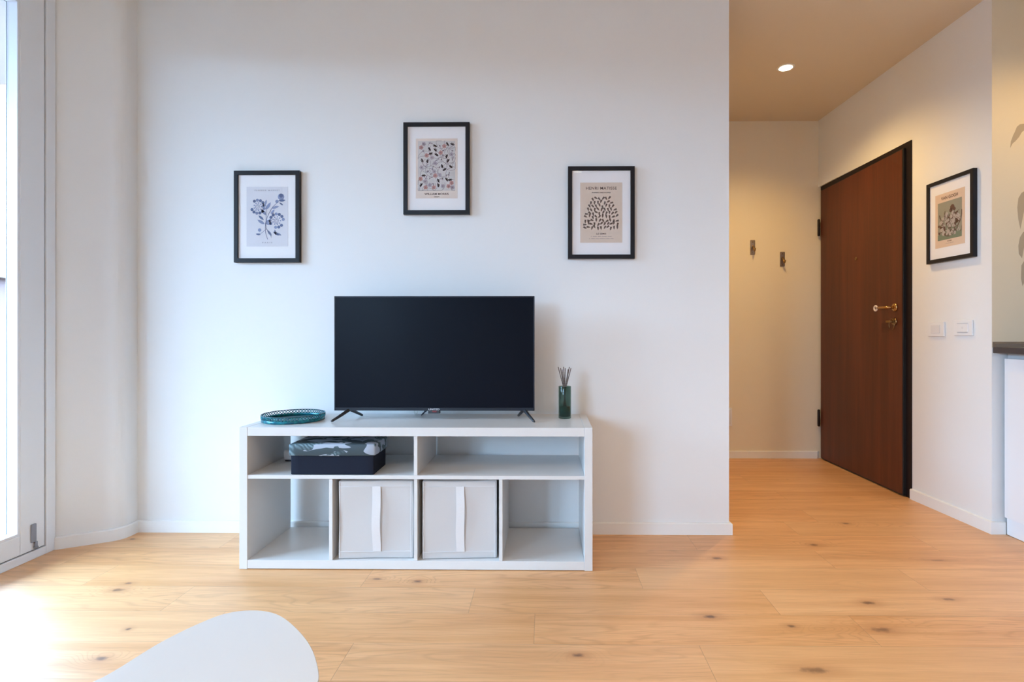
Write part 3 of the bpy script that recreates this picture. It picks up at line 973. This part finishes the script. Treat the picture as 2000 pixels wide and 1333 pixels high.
def art_blossom(b):
    rnd = random.Random(21)
    w, h0, h1 = 0.084, -0.108, 0.100
    b.poly([(-w, -0.0004, h0), (w, -0.0004, h0), (w, -0.0004, h1), (-w, -0.0004, h1)], 0)
    b.poly([(-w, ZI, h0), (w, ZI, h0), (w, ZI, h0 + .035), (0, ZI, h0 + .045), (-w, ZI, h0 + .030)], 3)
    cl = lambda p: (max(-w, min(w, p[0])), max(h0, min(h1, p[1])))
    for i in range(16):
        x0 = rnd.uniform(-w * .9, w * .9)
        c = curve((x0 * .4, h0 + .02), (x0, -.03), (x0 * 1.1 + rnd.uniform(-.02, .02), rnd.uniform(-.04, .045)), 8)
        stroke(b, [cl(p) for p in c], .0042, 1, ZI * 1.3)
    for i in range(34):
        x = rnd.uniform(-w + .012, w - .012); y = rnd.uniform(h0 + .018, .03 + .025 * math.sin(x * 25))
        for k in range(3):
            disc(b, x + rnd.uniform(-.008, .008), y + rnd.uniform(-.008, .008), rnd.uniform(.004, .009), 1, ZI * 1.6, 7, .8)
    for i in range(46):
        x = rnd.uniform(-w + .014, w - .014); y = rnd.uniform(h0 + .014, .035)
        for k in range(4):
            a = k * PI / 2 + i
            disc(b, x + .0055 * math.cos(a), y + .0055 * math.sin(a), rnd.uniform(.004, .0065), 2, ZI * (2 + .01 * i), 8)
    for i in range(22):
        x0, y0 = rnd.uniform(-w + .01, w - .01), rnd.uniform(h0 + .02, .02)
        stroke(b, [cl(p) for p in curve((x0, y0), (x0 + rnd.uniform(-.02, .02), y0 + .015), (x0 + rnd.uniform(-.03, .03), y0 + rnd.uniform(.015, .04)), 5)], .0022, 1, ZI * 3.2)
    disc(b, .020, .060, .016, 1, ZI * 1.2, 7); disc(b, .010, .045, .012, 1, ZI * 1.2, 7); disc(b, .034, .048, .010, 1, ZI * 1.2, 7)
    for i in range(18):
        leaf(b, rnd.uniform(-w + .02, w - .02), rnd.uniform(h0 + .02, h0 + .06), rnd.uniform(0, 6.28), .014, .003, 3, ZI * 3)

FW, FH = 0.3285, 0.4560
def picture(name, label, x, y, zc, rz, art, art_mats, paper, texts, ak=1.0, az=0.0):
    """hung with its back on the wall; local +y points into the wall"""
    t = thing(name, label, 'picture', (x, y, zc), rz, 'framed prints on the walls')
    bd, dp = 0.0205, 0.023
    b = B()
    hw, hh = FW / 2, FH / 2
    # mitred frame section swept round
    for i in range(4):
        cs = [(-hw, -hh), (hw, -hh), (hw, hh), (-hw, hh)]
        ins = [(-hw + bd, -hh + bd), (hw - bd, -hh + bd), (hw - bd, hh - bd), (-hw + bd, hh - bd)]
        o0, o1, i0, i1 = cs[i], cs[(i + 1) % 4], ins[i], ins[(i + 1) % 4]
        v = lambda p, yy: b.bm.verts.new((p[0], yy, p[1]))
        a = [v(o0, -0.0005), v(o1, -0.0005), v(o1, -dp), v(o0, -dp), v(i0, -0.0005), v(i1, -0.0005), v(i1, -dp), v(i0, -dp)]
        for q in ((0, 1, 2, 3), (3, 2, 6, 7), (7, 6, 5, 4), (4, 5, 1, 0)):
            b.bm.faces.new([a[k] for k in q])
    bmesh.ops.remove_doubles(b.bm, verts=b.bm.verts, dist=1e-6)
    bmesh.ops.bevel(b.bm, geom=[e for e in b.bm.edges if all(abs(vv.co.y + dp) < 1e-5 for vv in e.verts) and abs((e.verts[0].co - e.verts[1].co).x) * abs((e.verts[0].co - e.verts[1].co).z) < 1e-9],
                    offset=0.0012, segments=2, affect='EDGES')
    b.build('frame', 'black_frame', t)
    B().box(-hw + bd - .001, hw - bd + .001, -0.0150, -0.004, -hh + bd - .001, hh - bd + .001).build('mat_board', 'mat_board', t)
    pr = B().box(-0.1035, 0.1035, -0.0158, -0.0151, -0.148, 0.149)
    pr = pr.build('print', paper, t)
    b = B()
    art(b)
    ao = b.build('artwork', art_mats, pr, normals=False)
    ao.location = (0, -0.0159, az)
    ao.scale = (ak, 1, ak)
    for (txt, zz, wd, sz, m, sp) in texts:
        text_mesh('lettering', txt, sz, wd, (0, -0.0163, zz), (R(90), 0, 0), m, pr, sp)
    B().poly([(-hw + bd - .0005, -0.0185, -hh + bd - .0005), (hw - bd + .0005, -0.0185, -hh + bd - .0005), (hw - bd + .0005, -0.0185, hh - bd + .0005), (-hw + bd - .0005, -0.0185, hh - bd + .0005)]).build('glass', 'picture_glass', t)
    return t
dash = 'I IIII III IIIII IIII'
picture('framed_print', 'black framed print of two slate blue flowers, leftmost on the wall', -1.3885, YW, 1.577, 0, art_blue, ['ink_slate', 'ink_slate_pale'], 'paper_pale',
        [('FLOWER MARKET', 0.128, 0.125, 0.0085, 'ink_grey', 1.5), ('PARIS', -0.132, 0.05, 0.0085, 'ink_grey', 1.6)], 1.45, 0.006)
picture('framed_print', 'black framed print of a dense pink and grey floral, hung highest above the television', -0.5435, YW, 1.8135, 0, art_floral,
        ['ink_char', 'ink_vine', 'ink_rose', 'paper_grey', 'ink_lilac'], 'paper_blush',
        [('WILLIAM MORRIS', -0.1305, 0.120, 0.0125, 'ink_char', 1.05), ('DESIGN', -0.1425, 0.026, 0.0075, 'ink_brown', 1.0)])
picture('framed_print', 'black framed beige print of small dark sprigs, nearest the end of the wall', 0.2715, YW, 1.5925, 0, art_sprigs, ['ink_brown'], 'paper_sand',
        [('HENRI MATISSE', 0.114, 0.152, 0.0200, 'ink_brown', 1.1), ('PAPIERS DECOUPES', 0.096, 0.092, 0.0095, 'ink_brown', 1.0),
         ('LE SEMIS', -0.108, 0.048, 0.0105, 'ink_brown', 1.0), (dash, -0.119, 0.10, 0.0038, 'ink_vine', 1.0), (dash + ' III', -0.130, 0.118, 0.0038, 'ink_vine', 1.0)])
py = 2.975
ang = math.atan2(0.0324, 1)          # wall direction
picture('framed_print', 'black framed print of pale blossoms on green, beside the entrance door', xr(py), py, 1.6185, R(-90) - (-ang), art_blossom,
        ['paper_sage', 'ink_bark', 'ink_bloom', 'ink_green'], 'paper_peach',
        [('VAN GOGH', 0.114, 0.118, 0.0240, 'ink_bark', 1.0), ('ROSES', -0.121, 0.030, 0.008, 'ink_bark', 1.0), (dash, -0.131, 0.055, 0.0035, 'ink_vine', 1.0)])

# ------------------------------------------------------------------ entrance door (door_1)
fr = B()
XD = 2.173
fx0 = lambda y: max(xr(y) - 0.006, 2.178)
fr.prism([(fx0(DY0), DY0), (2.32, DY0), (2.32, DY0 + 0.048), (fx0(DY0 + .048) + 0.0, DY0 + 0.048)], 0, DZ)
fr.prism([(fx0(DY0 + .048), DY0 + .048), (2.32, DY0 + .048), (2.32, DY1), (fx0(DY1), DY1)], 2.128, DZ)
fr.prism([(2.225, DY0 + .048), (2.32, DY0 + .048), (2.32, DY1), (2.225, DY1)], 0, 2.128)
dr = struct(fr, 'door_1', 'door_dark')
lf = B().box(XD, XD + 0.045, 3.328, 4.318, 0.006, 2.124, 0.002)
lf = lf.build('door_edge', 'seal_black', dr)
B().box(XD - 0.004, XD + 0.002, 3.334, 4.312, 0.014, 2.118, 0.001).build('door_panel', 'door_wood', dr)
hz, hy = 1.157, 3.398
h = B()
h.lathe([(0.026, 0.0), (0.026, -0.006), (0.020, -0.010), (0.011, -0.012)], (XD - 0.004, hy, hz), 28, axis='X')
h.tube([(XD - .012, hy, hz), (XD - .045, hy, hz), (XD - .054, hy + .010, hz), (XD - .056, hy + .03, hz + .001), (XD - .055, hy + .075, hz + .002), (XD - .054, hy + .100, hz)], [0.008, 0.008, 0.0085, 0.0085, 0.0085, 0.0065], 12)
h = h.build('door_handle', 'brass', dr)
tor = B()
tor.tube([(XD - .054, hy + .117 + .015 * math.cos(a * PI / 8), hz - .001 + .015 * math.sin(a * PI / 8)) for a in range(17)], 0.0055, 10, cap=False)
tor.build('lever_tip', 'bone', h)
k = B()
k.lathe([(0.024, 0.0), (0.024, -0.005), (0.018, -0.009)], (XD - 0.004, hy + .004, 1.068), 28, axis='X')
k.tube([(XD - .010, hy + .004, 1.068), (XD - .036, hy + .004, 1.068)], 0.0075, 12)
k.box(XD - .046, XD - .034, hy - 0.016, hy + 0.030, 1.061, 1.076, 0.003)
k.tube([(XD - .018, hy + .012 + .026 * math.sin(a * PI / 10), 1.050 + .036 * math.cos(a * PI / 10)) for a in range(-9, 8)], 0.0022, 8)
k.build('door_lock', 'old_brass', dr)
B().lathe([(0.0115, 0.0), (0.0115, -0.004), (0.007, -0.006), (0.006, -0.003)], (XD - 0.004, 3.822, 1.518), 24, axis='X').build('peephole', 'old_brass', dr)
for z0 in (1.763, 0.257):
    B().lathe([(0.006, 0.0), (0.0095, 0.004), (0.0095, 0.130), (0.006, 0.134)], (2.156, 4.317, z0), 16).build('hinge', 'door_dark', dr)

# ------------------------------------------------------------------ switch plates on the entrance side wall
def wall_plate(name, label, cat, yc, zc, kind):
    t = thing(name, label, cat, (xr(yc), yc, zc), R(-90) + ang, 'white switch plates beside the door')
    B().box(-0.061, 0.061, -0.010, -0.0003, -0.041, 0.041, 0.003, 3).build('plate', 'switch', t)
    if kind == 'blank':
        m = B().box(-0.034, 0.034, -0.0125, -0.0095, -0.0225, 0.0225, 0.0015)
        m.build('rocker', 'switch_in', t)
    else:
        m = B().box(-0.036, 0.036, -0.0125, -0.0095, -0.0225, 0.0225, 0.0015).build('insert', 'switch', t)
        B().box(-0.036, 0.036, -0.0130, -0.0120, 0.0225, 0.0240).build('marking', 'ink_grey', m)
        B().box(-0.036, 0.036, -0.0130, -0.0120, -0.0240, -0.0225).build('marking', 'ink_grey', m)
        B().lathe([(0.006, -0.0130), (0.006, -0.0120)], (0, 0, 0), 20, axis='Y').build('symbol', 'switch_in', m)
    return t
wall_plate('light_switch', 'white wall switch closer to the entrance door', 'switch', 3.085, 1.019, 'blank')
wall_plate('light_switch', 'white wall switch with two grey lines, nearer the kitchen corner', 'switch', 2.893, 1.025, 'line')

# low plate and hooks on the hall end wall
t = thing('socket_plate', 'pale blank wall plate low on the hall wall at the corner', 'wall plate', (1.434, YH, 0.328))
B().box(-0.044, 0.044, -0.012, -0.0003, -0.073, 0.073, 0.003).build('plate', 'switch', t)
B().box(-0.032, 0.032, -0.014, -0.011, -0.058, 0.058, 0.002).build('insert', 'switch_in', t)
def hook(x, z, label):
    t = thing('coat_hook', label, 'hook', (x, YH, z), 0, 'metal hooks on the hall wall')
    B().box(-0.019, 0.019, -0.006, -0.0003, -0.058, 0.058, 0.005, 3).build('back_plate', 'nickel', t)
    b = B()
    b.tube([(0, -.005, .012), (0, -.022, .000), (0, -.034, -.022), (0, -.040, -.034), (0.0, -.050, -.030), (0, -.054, -.012)], [.007, .007, .0065, .0065, .006, .0075], 10)
    b.build('prong', 'old_brass', t)
    for zz in (.042, -.045):
        B().lathe([(0.004, -.006), (0.004, -.0078), (.001, -.0085)], (0, 0, zz), 12, axis='Y').build('screw', 'old_brass', t)
hook(1.642, 1.678, 'small metal wall hook, the higher one on the left')
hook(1.877, 1.584, 'small metal wall hook, the lower one nearer the door')

# ------------------------------------------------------------------ kitchen: base cabinet, worktop, leaf shapes
cab = thing('base_cabinet', 'white kitchen base cabinet at the right edge', 'cabinet', (2.56, 2.24, 0))
def at_cab(b, name, m, par=None):
    o = b.build(name, m, par or cab)
    if par is None:
        o.location = (-2.56, -2.24, 0)
    return o
at_cab(B().box(2.279, 2.855, 1.80, 2.706, 0.092, 0.896, 0.001, 1), 'carcass', 'cab_in')
at_cab(B().box(2.275, 2.295, 1.80, 2.706, 0.002, 0.085, 0.001, 1), 'plinth', 'cab')
for (a, c) in ((2.2545, 2.698), (1.802, 2.2515)):
    at_cab(B().box(2.256, 2.277, a, c, 0.090, 0.872, 0.0015), 'door', 'cab')
wt = thing('worktop', 'dark kitchen worktop over the white base cabinet', 'worktop', (2.54, 2.25, 0.9))
o = B().box(2.219, 2.866, 1.79, 2.7225, 0.8985, 0.928, 0.002); o = o.build('slab', 'worktop', wt); o.location = (-2.54, -2.25, -0.9)
b = B()
v0 = [(2.2195, 2.7225, 0.928), (2.2195, 2.702, 0.928), (2.2195, 2.708, 0.945), (2.2195, 2.7225, 0.954)]
a0 = [b.bm.verts.new(p) for p in v0]
a1 = [b.bm.verts.new((2.866, p[1], p[2])) for p in v0]
for i in range(4):
    b.bm.faces.new((a0[i], a0[(i + 1) % 4], a1[(i + 1) % 4], a1[i]))
b.bm.faces.new(a0); b.bm.faces.new(a1[::-1])
o = b.build('upstand', 'upstand', wt); o.location = (-2.54, -2.25, -0.9)
leaf_patch = thing('wall_leaf_shapes', 'olive leaf shapes on the kitchen wall at the right edge', 'wall decal', (2.36, 2.7236, 1.7))  # thin flat leaf outlines in a darker tone, laid on the wall
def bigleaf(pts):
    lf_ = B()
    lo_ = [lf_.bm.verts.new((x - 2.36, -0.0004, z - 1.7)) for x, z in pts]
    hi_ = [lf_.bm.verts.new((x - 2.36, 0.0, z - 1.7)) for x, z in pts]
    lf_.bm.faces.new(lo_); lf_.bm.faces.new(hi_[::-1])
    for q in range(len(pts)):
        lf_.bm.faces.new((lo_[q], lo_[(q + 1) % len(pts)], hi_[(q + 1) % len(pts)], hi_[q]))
    lf_.build('leaf', 'leaf_patch', leaf_patch)
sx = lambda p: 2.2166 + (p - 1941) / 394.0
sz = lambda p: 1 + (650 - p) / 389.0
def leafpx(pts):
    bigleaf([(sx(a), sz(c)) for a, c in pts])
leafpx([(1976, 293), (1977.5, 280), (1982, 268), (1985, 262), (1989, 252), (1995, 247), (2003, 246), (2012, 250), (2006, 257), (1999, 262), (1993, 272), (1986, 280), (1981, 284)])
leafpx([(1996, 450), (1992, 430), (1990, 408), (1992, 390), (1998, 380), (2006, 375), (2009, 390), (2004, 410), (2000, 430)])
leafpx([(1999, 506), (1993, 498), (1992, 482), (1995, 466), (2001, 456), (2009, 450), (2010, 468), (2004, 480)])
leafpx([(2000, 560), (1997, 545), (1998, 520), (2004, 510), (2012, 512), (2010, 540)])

# ------------------------------------------------------------------ coffee table
ct = thing('coffee_table', 'white egg-shaped coffee table in the lower left foreground', 'coffee table', (-0.58, 0.72, 0))
TT = 0.45
vis = [(182, 1333), (224, 1311), (280, 1275), (315, 1254), (364, 1229), (406, 1210.5), (434, 1200), (465.5, 1193.5), (490, 1192), (514.6, 1192.7),
       (542.6, 1199), (567, 1215), (595, 1243), (612.6, 1271), (621, 1299), (624, 1320), (623, 1333)]
outl = []
for (px, pyy) in vis:                       # the edge of the top, measured on its plane 0.45 m up
    s_ = (pyy - 650) / (1 - TT)
    X = (px - 1067) / s_
    outl.append((X, 1059 / s_ + 0.0122 * X))
# the rest of the outline (towards the camera)
outl += [(-0.352, 0.72), (-0.362, 0.60), (-0.395, 0.50), (-0.455, 0.42), (-0.54, 0.375), (-0.64, 0.37), (-0.735, 0.41), (-0.80, 0.49), (-0.825, 0.59), (-0.81, 0.69), (-0.77, 0.775)]
def smooth_loop(p, it):
    for _ in range(it):
        n = len(p)
        q = []
        for i in range(n):
            a, c = p[i], p[(i + 1) % n]
            q += [(a[0] * .75 + c[0] * .25, a[1] * .75 + c[1] * .25), (a[0] * .25 + c[0] * .75, a[1] * .25 + c[1] * .75)]
        p = q
    return p
ol = smooth_loop(outl, 2)
cxx = sum(p[0] for p in ol) / len(ol); cyy = sum(p[1] for p in ol) / len(ol)
b = B()
layers = [(0.985, TT - 0.018), (0.996, TT - 0.014), (1.0, TT - 0.009), (1.0, TT - 0.003), (0.998, TT - 0.0008), (0.994, TT)]
rings = [[b.bm.verts.new(((x - cxx) * k + cxx + 0.58, (y - cyy) * k + cyy - 0.72, z)) for x, y in ol] for k, z in layers]
n = len(ol)
for r0, r1 in zip(rings, rings[1:]):
    for i in range(n):
        f = b.bm.faces.new((r0[i], r0[(i + 1) % n], r1[(i + 1) % n], r1[i])); f.smooth = True
b.bm.faces.new(rings[-1]); b.bm.faces.new(rings[0][::-1])
b.build('tabletop', 'table_white', ct)
for (lx, ly) in ((-0.56, 0.93), (-0.46, 0.54), (-0.72, 0.56)):
    dx, dy = (lx + 0.585) * 0.35, (ly - 0.66) * 0.35
    B().tube([(lx + .58 + dx, ly - .72 + dy, 0.001), (lx + .58, ly - .72, TT - 0.018)], [0.011, 0.019], 16).build('leg', 'wood_leg', ct)

# ------------------------------------------------------------------ recessed downlights
def downlight(x, y, power, col, label, hw=72, blend=0.6, r=0.041):
    t = thing('ceiling_downlight', label, 'downlight', (x, y, ZC), 0, 'recessed ceiling downlights')
    B().lathe([(r, 0.0005), (r, -0.004), (r + 0.012, -0.003), (r + 0.013, -0.0005)], n=40, closed=True).build('trim_ring', 'ring', t)
    B().lathe([(0.0005, -0.0010), (r, -0.0010), (r, -0.0030), (0.0005, -0.0030)], n=40).build('lens', 'lens', t)
    ld = bpy.data.lights.new('downlight_lamp', 'SPOT')
    ld.energy = power
    ld.color = col
    ld.spot_size = R(hw * 2)
    ld.spot_blend = blend
    ld.shadow_soft_size = 0.04
    lo = bpy.data.objects.new('downlight_lamp', ld)
    C.objects.link(lo)
    lo.location = (0, 0, -0.05)
    lo.parent = t
    return t
downlight(1.521, 3.463, LAMP_HALL, WARM_HALL, 'lit round downlight in the hall ceiling', hw=72, blend=1.0)
downlight(0.33, -0.31, LAMP_ROOM * 3.2, WARM, 'round downlight in the room ceiling behind the camera')
downlight(-0.60, -0.31, LAMP_ROOM, WARM, 'round downlight in the room ceiling towards the window')
downlight(1.86, -0.31, LAMP_ROOM * 0.5, WARM, 'round downlight in the room ceiling towards the kitchen')
downlight(2.42, 2.02, LAMP_KITCHEN, WARM_HALL, 'round downlight over the kitchen worktop')
